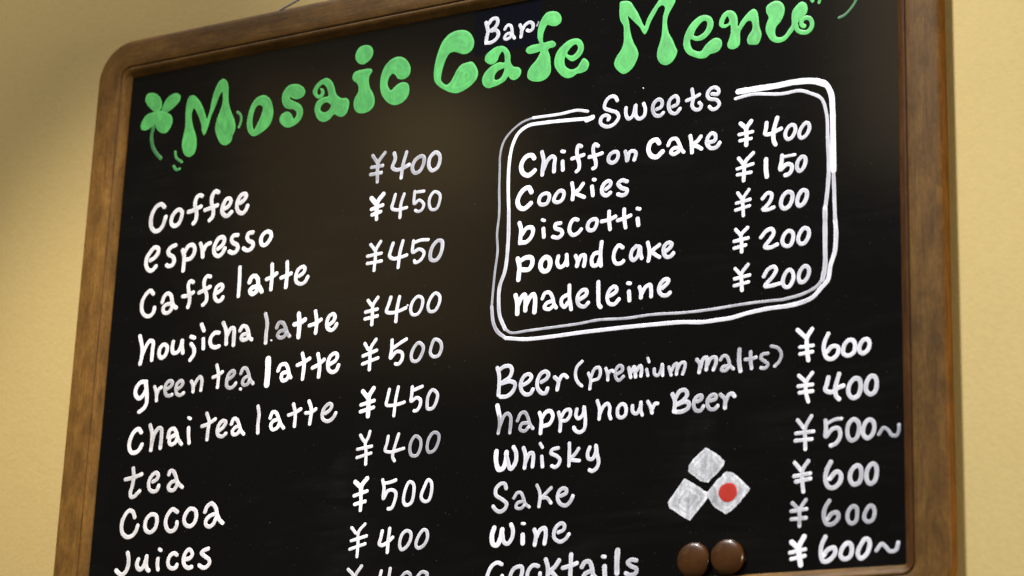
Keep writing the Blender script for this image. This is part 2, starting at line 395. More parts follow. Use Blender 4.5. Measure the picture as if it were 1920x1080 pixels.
# lettering in board coordinates, 0.01 mm: [kind, label, strokes [closed, radius, cover, points], filled outlines with holes]
ART = [
["item","white painted word \"Coffee\"",[[0,245,82,[5890,43996,5469,44381,4883,44239,4369,43596,4194,42703,4362,41867,4891,41370,5425,41420,5859,41868,6183,42838]],[1,242,82,[7876,43436,7236,43048,6974,42425,7077,41855,7528,41612,8005,41830,8302,42446,8335,43099]],[0,242,82,[10879,44562,10515,44685,10127,44416,10014,43724,10320,42572,10243,41879,9978,41563]],[0,241,82,[9198,42979,9897,43084,10812,43360]],[0,240,82,[13013,44662,12669,44862,12290,44513,12186,43722,12513,42671,12458,41977,12081,41628]],[0,240,82,[11384,42878,12131,43026,12990,43207]],[0,239,82,[13966,42670,14468,42900,14748,43412,14569,43737,14109,43702,13755,43100,13667,42512,13906,42028,14388,41812,14934,42186]],[0,238,82,[15956,43042,16451,43322,16703,43735,16543,44008,16055,43927,15644,43335,15587,42644,15867,42057,16401,41854,16829,42223,16970,42601]]],[]],
["item","white painted word \"espresso\"",[[0,243,85,[4559,38101,5134,38329,5557,38879,5512,39338,5017,39503,4467,39019,4054,38366,4075,37558,4490,37004,4974,36943,5411,37340]],[0,241,85,[7824,39389,7359,39299,6923,38904,7022,38489,7591,38116,7810,37688,7619,37212,7155,37121,6845,37260]],[0,239,85,[8833,38707,9064,38127,9131,37421,9112,36378]],[0,239,85,[9095,38423,9564,39062,10026,39151,10409,38802,10361,38061,9934,37617,9468,37577]],[0,238,85,[11137,39156,11428,38520,11570,37607]],[0,238,85,[11574,38203,11922,38854,12429,39036]],[0,237,85,[13484,38254,14033,38579,14277,39092,14071,39466,13554,39435,13138,38894,12966,38222,13191,37648,13672,37438,14112,37678,14414,38183]],[0,235,85,[15971,39462,15453,39481,15196,39119,15405,38696,15948,38378,16093,38014,15842,37603,15387,37563,15026,37758]],[0,234,85,[17910,39500,17400,39470,17206,39051,17470,38622,17946,38363,18036,37958,17667,37613,17211,37623,16849,37867]],[1,232,100,[19794,39347,19197,39034,19020,38419,19227,37950,19627,37898,19998,38192,20297,38691,20205,39145]]],[]],
["item","white painted words \"Caffe latte\"",[[0,226,85,[5365,34223,4951,34646,4323,34222,3930,33397,4063,32386,4641,31824,5235,31818,5634,32267,5672,32635]],[0,224,85,[6657,33139,6888,33793,7305,34054,7776,33750,7991,33044,8262,32519,8576,32298]],[0,224,85,[7935,32866,7135,32774,6844,32437,6991,31988,7518,31865,7927,32188,8057,32666]],[0,222,85,[10595,34894,10215,35064,9961,34662,10213,33522,10282,32775,10120,32180]],[0,222,85,[9342,33477,9998,33486,10699,33772]],[0,221,85,[12812,35239,12368,35355,12047,34902,12126,34031,12485,33251,12474,32579,12075,32197]],[0,221,85,[11439,33622,12143,33845,12840,34129]],[0,220,85,[13846,33334,14393,33635,14511,33927,14272,34201,13786,34015,13550,33431,13610,32751,14000,32400,14423,32472,14614,32754]],[0,218,90,[16564,35816,16628,34220,16619,32638]],[0,250,100,[17922,34001,18162,34519,18579,34614,18962,34238,19087,33556,19406,33093,19570,32795]],[0,250,100,[19026,33442,18330,33344,18070,33072,18314,32679,18797,32803,19112,33250]],[0,223,100,[20680,35604,20752,34685,20727,32874]],[0,222,100,[20101,34062,20649,34213,21322,34554]],[0,221,100,[22565,35609,22653,34449,22591,32890]],[0,221,100,[21923,33996,22606,34153,23148,34327]],[0,214,85,[24148,33903,24678,34198,24851,34657,24559,34874,24024,34640,23757,33951,23918,33270,24488,33020,24957,33203,25264,33705]]],[]],
["item","white painted words \"houjicha latte\"",[[0,230,100,[4043,29665,4483,28263,4509,27279,4361,26559]],[0,230,100,[4497,27402,4919,28339,5444,28995,5874,28826,5881,27869,5882,26829]],[1,228,90,[7343,28385,6867,28008,6822,27280,7119,26944,7544,27082,7791,27544,7811,28091]],[0,227,90,[8569,28558,8493,27835,8688,27327,9196,27334,9584,27840,9734,28554]],[0,227,90,[9740,28492,9804,27816,9935,27195]],[0,226,90,[10865,28857,11314,28686]],[0,225,90,[10939,28059,11349,27530,11405,26918,10958,26300]],[0,226,90,[12126,30056,12478,29348]],[0,225,90,[12489,28437,12583,27398]],[0,225,90,[14452,28887,14018,28959,13547,28624,13385,28037,13645,27526,14160,27350,14581,27425]],[0,224,75,[14932,29922,15365,29027,15492,27568]],[0,223,75,[15490,28411,15989,29199,16347,29160,16419,28309,16431,27347]],[0,222,75,[17152,28829,17467,29275,17899,29167,18228,28590,18420,27970,18722,27697]],[0,222,75,[18243,28409,17549,28305,17394,27962,17665,27753,18146,27880,18329,28219]],[0,220,60,[20261,30281,20549,29289,20505,28100,20511,27146]],[0,90,90,[21190,27334,21247,27316]],[0,206,45,[21783,28614,22021,29124,22509,29069,22894,28549,23148,27927,23452,27538]],[0,206,45,[22986,28242,22165,28155,21960,27761,22285,27488,22828,27606,23069,28055]],[0,256,100,[24451,29800,24599,28715,24567,27298]],[0,256,100,[23981,28725,24660,28826,25254,29115]],[0,216,100,[26496,29862,26714,28713,26661,27539]],[0,216,100,[25852,28397,26590,28550,27244,28889]],[0,215,80,[28304,28240,28755,28542,28926,28993,28702,29313,28243,29130,27974,28512,28128,27848,28616,27617,29002,27868,29182,28200]]],[]],
["item","white painted words \"green tea latte\"",[[0,241,100,[5412,24489,4675,24501,4141,23945,4113,23218,4633,22743,5184,23115,5480,23814,5350,24373,5629,23072,5653,22102,5339,21588,4784,21277]],[0,200,80,[6578,23827,6860,23195,6951,22281]],[0,200,80,[6929,22947,7193,23525,7469,23679]],[0,200,60,[8222,23425,8705,23679,8889,24023,8646,24288,8156,24095,7957,23450,8213,22762,8659,22659,8939,22753]],[0,199,60,[9611,23289,10092,23542,10276,23885,10035,24150,9553,23897,9392,23310,9590,22750,10039,22587,10452,22787]],[0,198,70,[11348,23959,11611,23453,11672,22788]],[0,197,70,[11665,23328,12061,24008,12461,24328,12710,23943,12665,22871]],[0,196,80,[14505,25379,14810,24331,14789,22962]],[0,196,80,[14121,24102,14744,24278,15284,24582]],[0,195,55,[16069,23668,16672,24024,16854,24363,16626,24564,16154,24314,15927,23682,15989,22963,16430,22741,16906,22932,17093,23210]],[0,168,100,[17712,22509,17770,22480]],[0,194,55,[17643,24164,17880,24674,18304,24631,18630,24064,18895,23386,19280,22934]],[0,194,55,[18720,23818,18111,23583,17935,23186,18101,22873,18583,22944,18825,23393]],[0,346,100,[20986,25362,21043,23938,21010,22622]],[0,216,100,[22308,23986,22609,24544,23153,24606,23534,24096,23721,23432,23950,23116]],[0,216,100,[23630,23734,22884,23634,22783,23174,23012,22858,23482,22987,23721,23432]],[0,215,100,[25204,25509,25479,24541,25403,22795]],[0,215,100,[24678,24331,25410,24548,26133,24883]],[0,214,100,[27122,25247,27404,24108,27359,22832]],[0,214,100,[26545,23846,27268,24122,27910,24581]],[0,213,85,[28686,24034,29333,24374,29503,24821,29284,25101,28694,24907,28404,24238,28524,23469,29014,23153,29471,23315,29705,23813]]],[]],
["item","white painted words \"Chai tea latte\"",[[0,240,95,[5309,19003,4903,19399,4410,19202,3966,18520,3845,17570,4204,16941,4795,16892,5273,17210,5519,17667]],[0,225,70,[6408,19685,6708,18880,6804,17916,6754,16966]],[0,225,70,[6816,17795,7086,18727,7612,19278,7916,19132,8011,18169,7972,17101]],[0,223,85,[8879,18153,9027,18854,9512,19050,9915,18598,10201,17860,10685,17286]],[0,223,85,[10010,18352,9242,18122,9065,17721,9317,17343,9873,17533,10117,17986]],[0,170,85,[11355,20038,11612,19896]],[0,209,85,[11458,18936,11536,18100,11680,17319]],[0,207,75,[13683,20276,14043,19414,13986,18475,13935,17478]],[0,208,75,[13164,18961,13928,19129,14805,19581]],[0,207,75,[15412,18290,15941,18654,16178,19162,15814,19313,15354,18942,15162,18253,15388,17763,15888,17661,16285,17919]],[0,205,80,[16903,18862,17139,19369,17491,19337,17892,18714,18152,18106,18536,17663]],[0,205,80,[17902,18596,17361,18410,17087,18025,17281,17715,17761,17790,18072,18230]],[0,204,72,[20107,20444,20318,19547,20255,18619,20308,17624]],[0,202,95,[21731,19067,21961,19628,22375,19590,22765,18973,23089,18306,23463,17867]],[0,202,95,[22774,18856,22104,18685,21860,18300,22104,17814,22640,17940,22943,18435]],[0,201,85,[24504,20263,24783,19252,24788,17922]],[0,201,85,[23977,19152,24711,19316,25430,19655]],[0,200,85,[26390,20375,26719,19535,26629,17987]],[0,200,85,[26071,19191,26744,19186,27260,19484]],[0,199,65,[28437,18915,28950,19212,29187,19649,28904,19883,28389,19609,28075,18948,28209,18361,28829,18076,29407,18367,29706,18855]]],[]],
["item","white painted word \"tea\"",[[0,221,75,[4649,15187,4807,14223,4681,13190,4515,12539,4673,12149,5078,12167,5508,12512,5722,12685]],[0,222,75,[3712,14071,4866,14219,5830,14475]],[0,220,75,[7371,13551,7866,13796,7993,14257,7683,14471,7188,14226,6847,13591,6982,12826,7475,12506,7983,12609,8168,13066]],[0,218,75,[9382,14148,9519,14514,9865,14486,10256,13985,10483,13404,10806,13005,11233,12691]],[0,218,75,[10425,13409,9806,13316,9449,12874,9596,12535,10118,12448,10479,12842,10558,13211]]],[]],
["item","white painted word \"Cocoa\"",[[0,231,85,[5367,9933,5075,10518,4591,10693,4059,10212,3738,9388,3897,8438,4473,7932,5111,7937,5591,8326,5867,9009]],[1,228,85,[7489,10066,7006,9726,6787,9040,7023,8417,7562,8195,8101,8532,8315,9262,8134,9928]],[0,227,85,[10854,10109,10255,10431,9776,10092,9447,9371,9577,8618,10019,8172,10581,8227,10883,8623,10900,9039]],[1,225,85,[12474,10319,11954,9846,11788,9209,12064,8682,12643,8504,13170,8883,13309,9566,13111,10135]],[0,223,85,[14369,9861,14600,10399,15133,10683,15675,10229,15964,9473,16292,8899,16711,8550]],[0,223,85,[15844,9573,15133,9439,14613,9015,14599,8556,15012,8298,15495,8495,15829,9115]]],[]],
["item","white painted word \"Juices\" at the bottom of the left column",[[0,242,88,[4845,6228,5020,5659,5053,4976,4783,4250,4273,3970,3864,4179,3527,4446]],[0,241,88,[6309,5457,6161,5034,6283,4595,6686,4386,7039,4674,7283,5275,7355,5702]],[0,240,88,[7361,5640,7359,4901,7525,4399,7773,4200]],[0,206,88,[8928,6333,9152,6220]],[0,226,88,[8834,5366,8813,4815,8944,4255]],[0,225,88,[11226,5619,10830,5827,10364,5580,10152,5041,10320,4480,10795,4238,11233,4365,11323,4604]],[0,224,88,[12288,5096,12878,5182,13181,5530,13034,5905,12682,6080,12268,5708,12106,5046,12351,4422,12822,4181,13188,4251]],[0,221,88,[15143,6017,14600,5868,14324,5642,14805,5248,15358,4850,15391,4484,15053,4141,14612,4106,14143,4376]]],[]],
["price","dull white \"¥400\" at the top of the left price column",[[0,193,62,[32424,45901,33080,44990]],[0,193,62,[33917,46013,33152,45047,33104,44109,33161,42916]],[0,192,62,[32352,44626,33700,44627]],[0,192,62,[32295,43851,33596,43875]],[0,212,72,[35050,45773,35205,45143,34915,44244,35455,43895,36190,43988,36914,44241]],[0,198,72,[36538,45680,36171,44326,36027,42941]],[1,211,60,[38345,44963,37628,44643,37305,43822,37631,43239,38212,43354,38615,44027,38650,44757]],[1,209,75,[40020,45110,39387,44645,39289,43727,39681,43203,40253,43384,40553,44070,40473,44774]]],[]],
["price","white \"¥450\" with a heavy yen sign beside the word espresso",[[0,255,100,[32561,41231,33205,40471]],[0,255,100,[33992,41496,33339,40720,33254,39664]],[0,198,100,[33246,39798,33303,38858]],[0,212,100,[32636,40016,33959,40299]],[0,212,100,[32749,39400,33777,39618]],[0,183,85,[35431,41225,35276,40580,35099,39807,35706,39524,36876,39626]],[0,182,85,[36498,41139,36184,40187,36123,38672]],[0,167,80,[37741,41227,37769,39898,38307,40220,38890,39675,38658,39114,38227,39003,37926,39176]],[0,167,80,[37746,41134,38843,41109]],[1,166,80,[40092,40865,39610,40366,39534,39585,39824,39018,40404,39003,40731,39680,40734,40470]]],[]],
["price","white \"¥450\" beside the words Caffe latte",[[0,182,85,[32767,36211,33357,35540]],[0,182,85,[33971,36384,33431,35530,33413,34611,33341,33372]],[0,182,85,[32456,34996,34122,35112]],[0,182,85,[32475,34203,34172,34278]],[0,195,85,[35469,35990,35281,35422,35135,34654,35564,34337,36368,34365,37161,34525]],[0,194,85,[36635,36099,36338,34892,36207,33341]],[0,179,85,[37884,35935,37878,34720,38590,34967,39191,34551,39045,34023,38659,33683,38199,33611,38101,33818]],[0,180,85,[37968,35728,38685,35895,39629,35836]],[1,205,70,[40794,35591,40174,35048,39932,34170,40104,33629,40682,33556,41154,34143,41324,35028,41231,35456]]],[]],
["price","white \"¥400\" beside the words houjicha latte",[[0,194,88,[32822,30256,33299,29679]],[0,194,88,[33988,30443,33448,29662,33434,28690,33424,27656]],[0,194,88,[32602,29045,33989,29210]],[0,193,88,[32573,28334,34033,28492]],[0,192,88,[35536,30260,35353,29634,35109,28821,35704,28624,36570,28717,37354,28949]],[0,192,88,[36558,30203,36336,29002,36268,27658]],[0,96,88,[37541,29223,37573,29168]],[1,177,85,[38740,29983,38186,29560,37942,28752,38190,28171,38767,28144,39235,28795,39259,29690]],[1,176,85,[40741,30092,40196,29580,39952,28775,40193,28261,40764,28259,41227,28946,41260,29710]]],[]],
["price","white \"¥500\" beside the words green tea latte",[[0,193,88,[32736,25731,33142,25109]],[0,192,88,[34035,26041,33432,25142,33427,24053,33421,22966]],[0,192,88,[32596,24460,34178,24896]],[0,192,88,[32575,23628,34373,24082]],[0,190,88,[35943,25769,35955,24809,35864,23900,36523,24493,37183,24296,37219,23657,36814,23191,36479,23251]],[0,191,88,[36137,24917,36907,25345,37609,25677]],[1,182,68,[39072,25149,38526,24662,38280,23926,38454,23363,39029,23303,39495,23925,39640,24669]],[1,181,68,[40916,25292,40592,24694,40489,23946,40865,23528,41427,23595,41744,24318,41570,24968]]],[]],
["price","white \"¥450\" with a heavy yen sign beside the words Chai tea latte",[[0,245,100,[32807,20786,33433,20091]],[0,245,100,[34061,20982,33572,20205,33562,19192,33554,18158]],[0,204,100,[32676,19402,34183,19703]],[0,203,100,[32647,18709,34153,19011]],[0,175,95,[35931,20672,35763,19868,35663,19121,36173,19010,37030,19055,37737,19202]],[0,175,95,[36958,20824,36717,19525,36594,17929]],[0,187,85,[38582,20665,38556,19851,38519,19228,39143,19519,39583,19252,39545,18631,39213,18225,38930,18214]],[0,187,85,[38743,20335,39233,20476,39722,20616]],[1,179,75,[40921,20148,40483,19603,40384,18801,40481,18294,41044,18304,41432,18951,41507,19692]]],[]],
["price","greyish white \"¥400\" beside the lone word tea",[[0,176,78,[32800,16298,33119,15831,33430,15491]],[0,175,78,[33898,16579,33759,16026,33434,15428,33570,14415,33597,13291]],[0,175,78,[32527,14878,34180,15051]],[0,175,78,[32509,14029,34150,14367]],[0,173,78,[36069,15888,35966,15211,35794,14479,36449,14274,37156,14364,37929,14522]],[0,173,78,[37274,16032,36913,14881,36692,13783,36929,13367]],[1,172,52,[39211,15651,38747,15097,38653,14238,38891,13749,39458,13702,39843,14385,39797,15254]],[1,171,50,[41311,15838,40779,15292,40619,14319,40852,13894,41404,14032,41852,14830,41857,15568]]],[]],
["price","white \"¥500\" beside the word Cocoa",[[0,246,100,[32502,11571,33149,11025]],[0,246,100,[33869,11842,33258,11116,33251,10324]],[0,192,100,[33228,10326,33287,9383,33262,8694]],[0,192,100,[32452,10185,33925,10570]],[0,192,100,[32565,9336,33760,9546]],[0,180,85,[35675,11543,35878,10817,35867,9657,36336,10389,36900,10445,37281,10122,37190,9344,36835,8636,36497,8611]],[0,180,85,[36003,11202,36626,11253,37185,11407]],[1,178,85,[38784,11106,38370,10432,38216,9172,38517,8828,39068,9012,39324,9871,39247,10855]],[1,177,85,[40911,11147,40501,10466,40194,9514,40519,9072,41019,9084,41332,9916,41259,10896]]],[]],
["price","white \"¥400\" beside the word Juices",[[0,170,85,[32369,7014,32865,6461]],[0,170,85,[33902,7274,33204,6537,33202,5314,33165,4097]],[0,169,85,[32374,5709,34148,6083]],[0,169,85,[32278,4884,34025,5310]],[0,189,85,[35945,6452,35796,5732,35669,5206,35973,5041,36526,5248,37173,5740]],[0,189,85,[36782,6640,36681,5480,36637,4321]],[1,177,72,[38659,6281,38178,5868,38008,4911,38256,4481,38749,4672,39210,5414,39173,6093]],[1,176,72,[40668,6264,40089,5646,39857,4794,40151,4506,40694,4712,41102,5388,41009,6096]]],[]],
["price","white \"¥400\" cut by the lower edge of the picture",[[0,179,75,[32236,2888,32785,2371,32979,2020]],[0,179,75,[33763,3138,33183,2396,32985,1923,32991,955]],[0,179,75,[32208,1579,33786,1878]],[0,178,75,[32188,999,33712,1254]],[0,177,75,[36067,2520,35888,1760,35753,1190,36324,1063,37207,1302]],[0,177,75,[37069,2702,36954,1796,36859,554]],[1,175,60,[38886,2213,38408,1809,38217,1246,38579,748,39110,1196,39407,1848,39282,2095]],[1,174,60,[40664,2158,40191,1708,40061,1049,40464,741,40987,1283,41283,1932,41055,2088]]],[]],
["item","white painted words \"Chiffon Cake\"",[[0,255,100,[51467,42752,51205,43084,50704,43102,50217,42707,50016,42034,50267,41354,50842,41036,51273,41206,51575,41452]],[0,217,75,[52322,43265,52539,42357,52476,41668,52429,40861]],[0,216,75,[52513,41314,52976,42291,53460,42626,53777,42403,53738,41712,53736,41017]],[0,192,85,[54560,43006,54809,42921]],[0,209,85,[54656,41923,54720,41045]],[0,203,82,[56703,43177,56393,43340,56224,42844,56305,42137,56510,41414,56465,40844,56227,40648]],[0,203,82,[55696,42056,56305,42137,56973,42267]],[0,201,82,[58536,42952,58166,43183,57996,42689,58137,41976,58338,41255,58289,40803,58049,40700]],[0,201,82,[57591,41943,58137,41976,58980,42135]],[1,200,72,[60368,42073,59833,41833,59702,41280,60034,40978,60511,41101,60740,41581,60671,41958]],[0,199,72,[61511,41922,61641,41445,61712,40920,61991,41792,62348,41851,62650,41634,62621,41296,62486,40918]],[0,244,100,[65125,42223,64824,42611,64236,42474,63988,41772,64260,41105,64855,40844,65320,41171,65494,41314]],[0,190,88,[66072,41850,66357,42373,66884,42404,67242,41839,67484,41237,67721,40918]],[0,190,88,[67306,41433,66606,41428,66377,41066,66673,40852,67195,41055]],[0,206,85,[68399,42451,68523,41754,68594,40729]],[0,206,85,[69503,42222,69160,41825,68700,41501,69166,41260,69574,40973]],[0,205,75,[70260,41485,70949,41603,71002,42157,70655,42380,70255,42049,70146,41391,70554,40879,71128,40903,71468,41299]]],[]],
["item","white painted word \"Cookies\"",[[0,254,100,[51281,39230,50952,39741,50456,39638,49975,39126,49751,38461,50026,37785,50532,37599,51019,37878,51261,38075]],[1,203,80,[52844,38868,52356,38672,52152,38123,52412,37764,53004,37796,53295,38308,53244,38718]],[1,202,80,[54443,38904,54025,38550,53821,38003,54137,37752,54636,37854,54924,38422,54840,38778]],[0,207,92,[55772,39506,55917,38739,55883,37827]],[0,207,92,[56997,39271,56527,38709,56046,38491,56541,38192,57157,37875]],[0,188,92,[58117,39544,58287,39485]],[0,212,92,[57978,38843,58100,37913]],[0,211,78,[59497,38340,59910,38622,60022,38947,59777,39153,59302,38937,59051,38404,59209,37869,59633,37695,59987,37928]],[0,209,78,[61758,38808,61217,39001,60806,38720,61235,38203,61776,37956,61665,37576,61252,37465,60831,37638]]],[]],
["item","white painted word \"biscotti\"",[[0,227,100,[50050,36166,50262,35504,50225,34819,50191,34079]],[0,227,100,[50346,34918,50882,35536,51440,35518,51612,35208,51413,34547,50872,34104,50314,34120]],[0,167,85,[52591,36165,52841,36050]],[0,214,85,[52746,35228,52836,34382]],[0,207,85,[54636,35544,54087,35504,54100,35103,54720,34792,54854,34433,54438,34090,53822,34251]],[0,206,85,[56519,35629,56091,35744,55738,35337,55639,34612,56017,34142,56558,34262,56911,34612]],[1,204,75,[58334,35461,57797,35285,57595,34746,57785,34404,58278,34394,58566,34841,58602,35288]],[0,203,85,[59902,36014,59924,35108,60041,34191]],[0,203,85,[59123,35104,59898,35168,60608,35409]],[0,202,85,[61522,36015,61541,35112,61705,34136]],[0,202,85,[60856,34981,61565,35109,62212,35301]],[0,184,85,[62908,35901,63181,35807]],[0,218,85,[62965,34862,63060,34211]]],[]],
["item","white painted words \"pound cake\"",[[0,250,100,[50003,32502,50222,31619,50186,30941,50148,30322]],[0,249,100,[50201,32192,50932,32497,51554,32361,51636,31782,51286,31259,50544,31295]],[1,259,100,[53117,32253,52675,31935,52573,31324,52920,30851,53383,30907,53609,31420,53529,31996]],[0,211,100,[54499,32155,54397,31547,54656,31063,55078,31145,55422,31755,55409,32208]],[0,210,100,[55419,31868,55501,31160]],[0,210,88,[56383,31971,56642,31375,56558,30937]],[0,210,88,[56645,31263,56988,31893,57349,31903,57420,31501,57318,30841]],[0,208,88,[58904,31984,58427,31933,58142,31409,58278,30776,58756,30772,59038,31407]],[0,208,88,[59176,33014,59083,31961,59153,30633]],[0,201,85,[61453,32157,61033,32435,60629,31985,60493,31222,60778,30651,61311,30617,61542,30810]],[0,200,75,[62867,32118,62464,31748,62336,31098,62602,30753,63063,31116,63226,31760]],[0,200,75,[62868,32085,63281,31975,63353,31300,63479,30841]],[0,199,88,[64093,32313,64283,31513,64291,31069,64186,30475]],[0,198,88,[65323,31931,64577,31364,64933,30987,65344,30713]],[0,198,75,[65973,31184,66487,31558,66598,31875,66249,32031,65848,31752,65766,31100,66098,30617,66559,30668,66786,30914]]],[]],
["item","white painted word \"madeleine\"",[[0,248,100,[49899,28766,50113,28007,50156,26876]],[0,248,100,[50130,27554,50529,28409,50887,28705,51023,28350,51044,27111]],[0,247,100,[51052,27559,51512,28405,51871,28644,52070,28227,52058,26825]],[0,193,90,[52869,28076,53155,28603,53642,28601,54027,27995,54167,27420,54422,26999]],[0,193,90,[54036,27714,53373,27569,53144,27148,53637,26923,54113,27203]],[0,203,90,[55593,28145,55059,27873,54980,27325,55329,26950,55678,27354]],[0,203,90,[55806,29069,55842,27892,56060,26642]],[0,202,78,[56993,27533,57640,27901,57689,28284,57326,28439,56857,28106,56692,27569,56950,26928,57493,26753,57901,27094]],[0,218,85,[58921,29025,58951,27856,59039,26739,59223,26497]],[0,200,85,[60204,27485,60843,27851,60895,28176,60595,28378,60131,28047,59910,27410,60103,26780,60637,26608,61156,27042]],[0,182,85,[62062,28531,62322,28467]],[0,215,85,[62198,27689,62275,26800]],[0,204,85,[63301,27996,63462,27537,63473,26933]],[0,203,85,[63491,27205,63943,27918,64404,28082,64528,27628,64541,26916]],[0,203,80,[65685,27598,66253,28076,66307,28342,65959,28440,65504,28058,65342,27421,65638,26949,66158,26833,66499,27064]]],[]],
["price","white \"¥400\" in the box beside the words Chiffon Cake",[[0,210,100,[73600,42882,74158,42326]],[0,210,100,[74679,42969,74208,42318,74212,41474,74186,40636]],[0,170,100,[73454,41790,74813,41875]],[0,169,100,[73539,41162,74685,41221]],[0,198,90,[76244,42540,76185,41956,76086,41457,76565,41353,77260,41589,77707,41735]],[0,217,90,[77310,42865,76962,41636,76963,40650,77142,40229]],[1,187,75,[78696,41933,78251,41531,78122,40961,78369,40569,78744,40668,79119,41296,79061,41796]],[1,186,75,[80172,41914,79680,41404,79502,40844,79697,40480,80119,40620,80513,41272,80446,41792]]],[]],
["price","white \"¥150\" in the box beside the word Cookies",[[0,189,92,[73417,39419,73923,38751]],[0,189,92,[74891,39738,74073,38926,73977,38054,73931,37129]],[0,168,92,[73272,38375,74875,38658]],[0,168,92,[73296,37781,74678,37853]],[0,227,92,[76190,38902,76192,37922,76273,37178]],[0,205,85,[77805,39050,77755,38471,77637,37659,78248,38104,78739,37934,78738,37448,78443,37102,78129,37052]],[0,147,85,[77953,38881,78446,38904,79084,38934]],[1,195,72,[79770,38625,79377,38227,79297,37559,79541,37251,79893,37490,80139,38113,80043,38545]]],[]],
["price","white \"¥200\" in the box beside the word biscotti",[[0,168,85,[73336,35990,73790,35339]],[0,168,85,[74486,36168,73890,35325,73895,34350,73919,33667]],[0,167,85,[73212,34982,74589,35178]],[0,167,85,[73146,34308,74542,34552]],[0,186,85,[75831,35051,76374,35557,76770,35355,76622,34745,76080,34143,75863,33999,76377,33909,76968,34068]],[1,204,75,[78294,35360,77852,34959,77685,34209,77969,33784,78439,33931,78812,34630,78764,35196]],[1,203,75,[79808,35317,79417,34833,79298,34176,79492,33860,79901,34015,80224,34622,80216,35182]]],[]],
["price","white \"¥200\" in the box beside the words pound cake",[[0,177,90,[73157,32402,73609,31858]],[0,176,90,[74352,32435,73709,31796,73763,31017,73767,30149]],[0,176,90,[73015,31260,74406,31414]],[0,176,90,[73019,30583,74161,30753]],[0,194,88,[75692,31292,76282,31887,76773,31965,76970,31555,76578,30935,76088,30329,76579,30188,77313,30408]],[1,193,82,[78436,31570,77997,31226,77821,30581,78065,30186,78531,30125,78853,30636,78845,31324]],[1,192,82,[79990,31648,79553,31210,79377,30567,79618,30174,80014,30217,80402,30812,80395,31403]]],[]],
["price","white \"¥200\" in the box beside the word madeleine",[[0,175,88,[73131,28578,73630,28008]],[0,175,88,[74417,28838,73778,28038,73783,27177,73816,26411]],[0,175,88,[73087,27597,74570,27796]],[0,174,88,[73042,26933,74474,27141]],[0,192,82,[75976,27480,76386,28095,76972,28307,77216,27991,76876,27369,76115,26533,76779,26500,77557,26623]],[1,191,82,[78480,27815,78062,27412,77868,26585,78158,26191,78526,26241,78894,26932,78799,27586]],[1,190,75,[80026,27990,79591,27600,79416,26962,79607,26486,79972,26536,80388,27124,80380,27738]]],[]],
["item","white painted words \"Beer (premium malts)\"",[[0,206,78,[48159,21633,48386,20898,48423,20007,48399,18903]],[0,206,78,[48318,21349,48895,21691,49535,21669,49795,21288,49577,20601,48668,20027,49644,20151,50194,19832,49976,19147,49310,18683,48624,18705]],[0,204,78,[51126,19652,51698,19947,51974,20360,51672,20655,51191,20527,50826,19857,50954,19052,51454,18652,51935,18738,52164,19110]],[0,203,78,[53060,19724,53627,20018,53806,20439,53507,20733,53029,20606,52621,19855,52694,19146,53194,18616,53578,18622,53756,19042]],[0,201,78,[54490,20063,54887,19630,54799,18809]],[0,201,78,[54893,19455,55254,20118,55539,20177,55833,19929]],[0,164,78,[57407,21340,56853,20830,56735,19969,56991,19334,57429,18917]],[0,163,78,[58104,20092,58357,19459,58288,18556]],[0,163,78,[58398,19715,58755,20461,59223,20543,59376,20050,59157,19465,58596,19348]],[0,162,70,[59931,20384,60130,19887,60174,19234]],[0,162,70,[60179,19795,60452,20114,60782,19994]],[0,162,55,[61115,19701,61666,19990,61657,20380,61329,20500,60966,20061,60981,19455,61315,19077,61818,19414]],[0,179,72,[62358,20178,62563,19254]],[0,179,72,[62599,19723,62912,20251,63071,19246]],[0,178,72,[63107,19758,63558,20270,63684,19957,63624,19276]],[0,142,72,[64310,20924,64446,20549]],[0,160,72,[64210,19860,64341,19246]],[0,159,72,[64991,19823,65046,19304,65368,19143,65680,19582,65808,20167]],[0,159,72,[65855,20077,65871,19092]],[0,158,72,[66496,19840,66736,19048]],[0,158,72,[66775,19470,67084,20036,67310,20098,67279,19078]],[0,158,72,[67364,19495,67718,20098,68125,20099,68130,19672,67913,19014]],[0,183,68,[69339,20270,69659,19770,69578,19015]],[0,183,68,[69708,19426,69968,20247,70325,20379,70374,19950,70292,19197]],[0,183,68,[70421,19691,70773,20248,71219,20286,71268,19773,71007,19124]],[0,164,62,[71711,19980,71931,20296,72286,20301,72555,19808,72647,19377,73003,19004]],[0,164,62,[72514,19349,71939,19281,71808,19000,72208,18917,72560,19218]],[0,207,62,[73610,20777,73572,19702,73710,18722]],[0,172,62,[74712,20424,74716,19583,74806,18862]],[0,172,62,[74188,19764,74715,19751,75240,19864]],[0,162,55,[76418,20117,75851,20051,75721,19730,76158,19350,76420,19072,76159,18765,75724,18809]],[0,153,52,[76722,20755,77374,20518,77720,19938,77547,19289,77071,18838]]],[]],
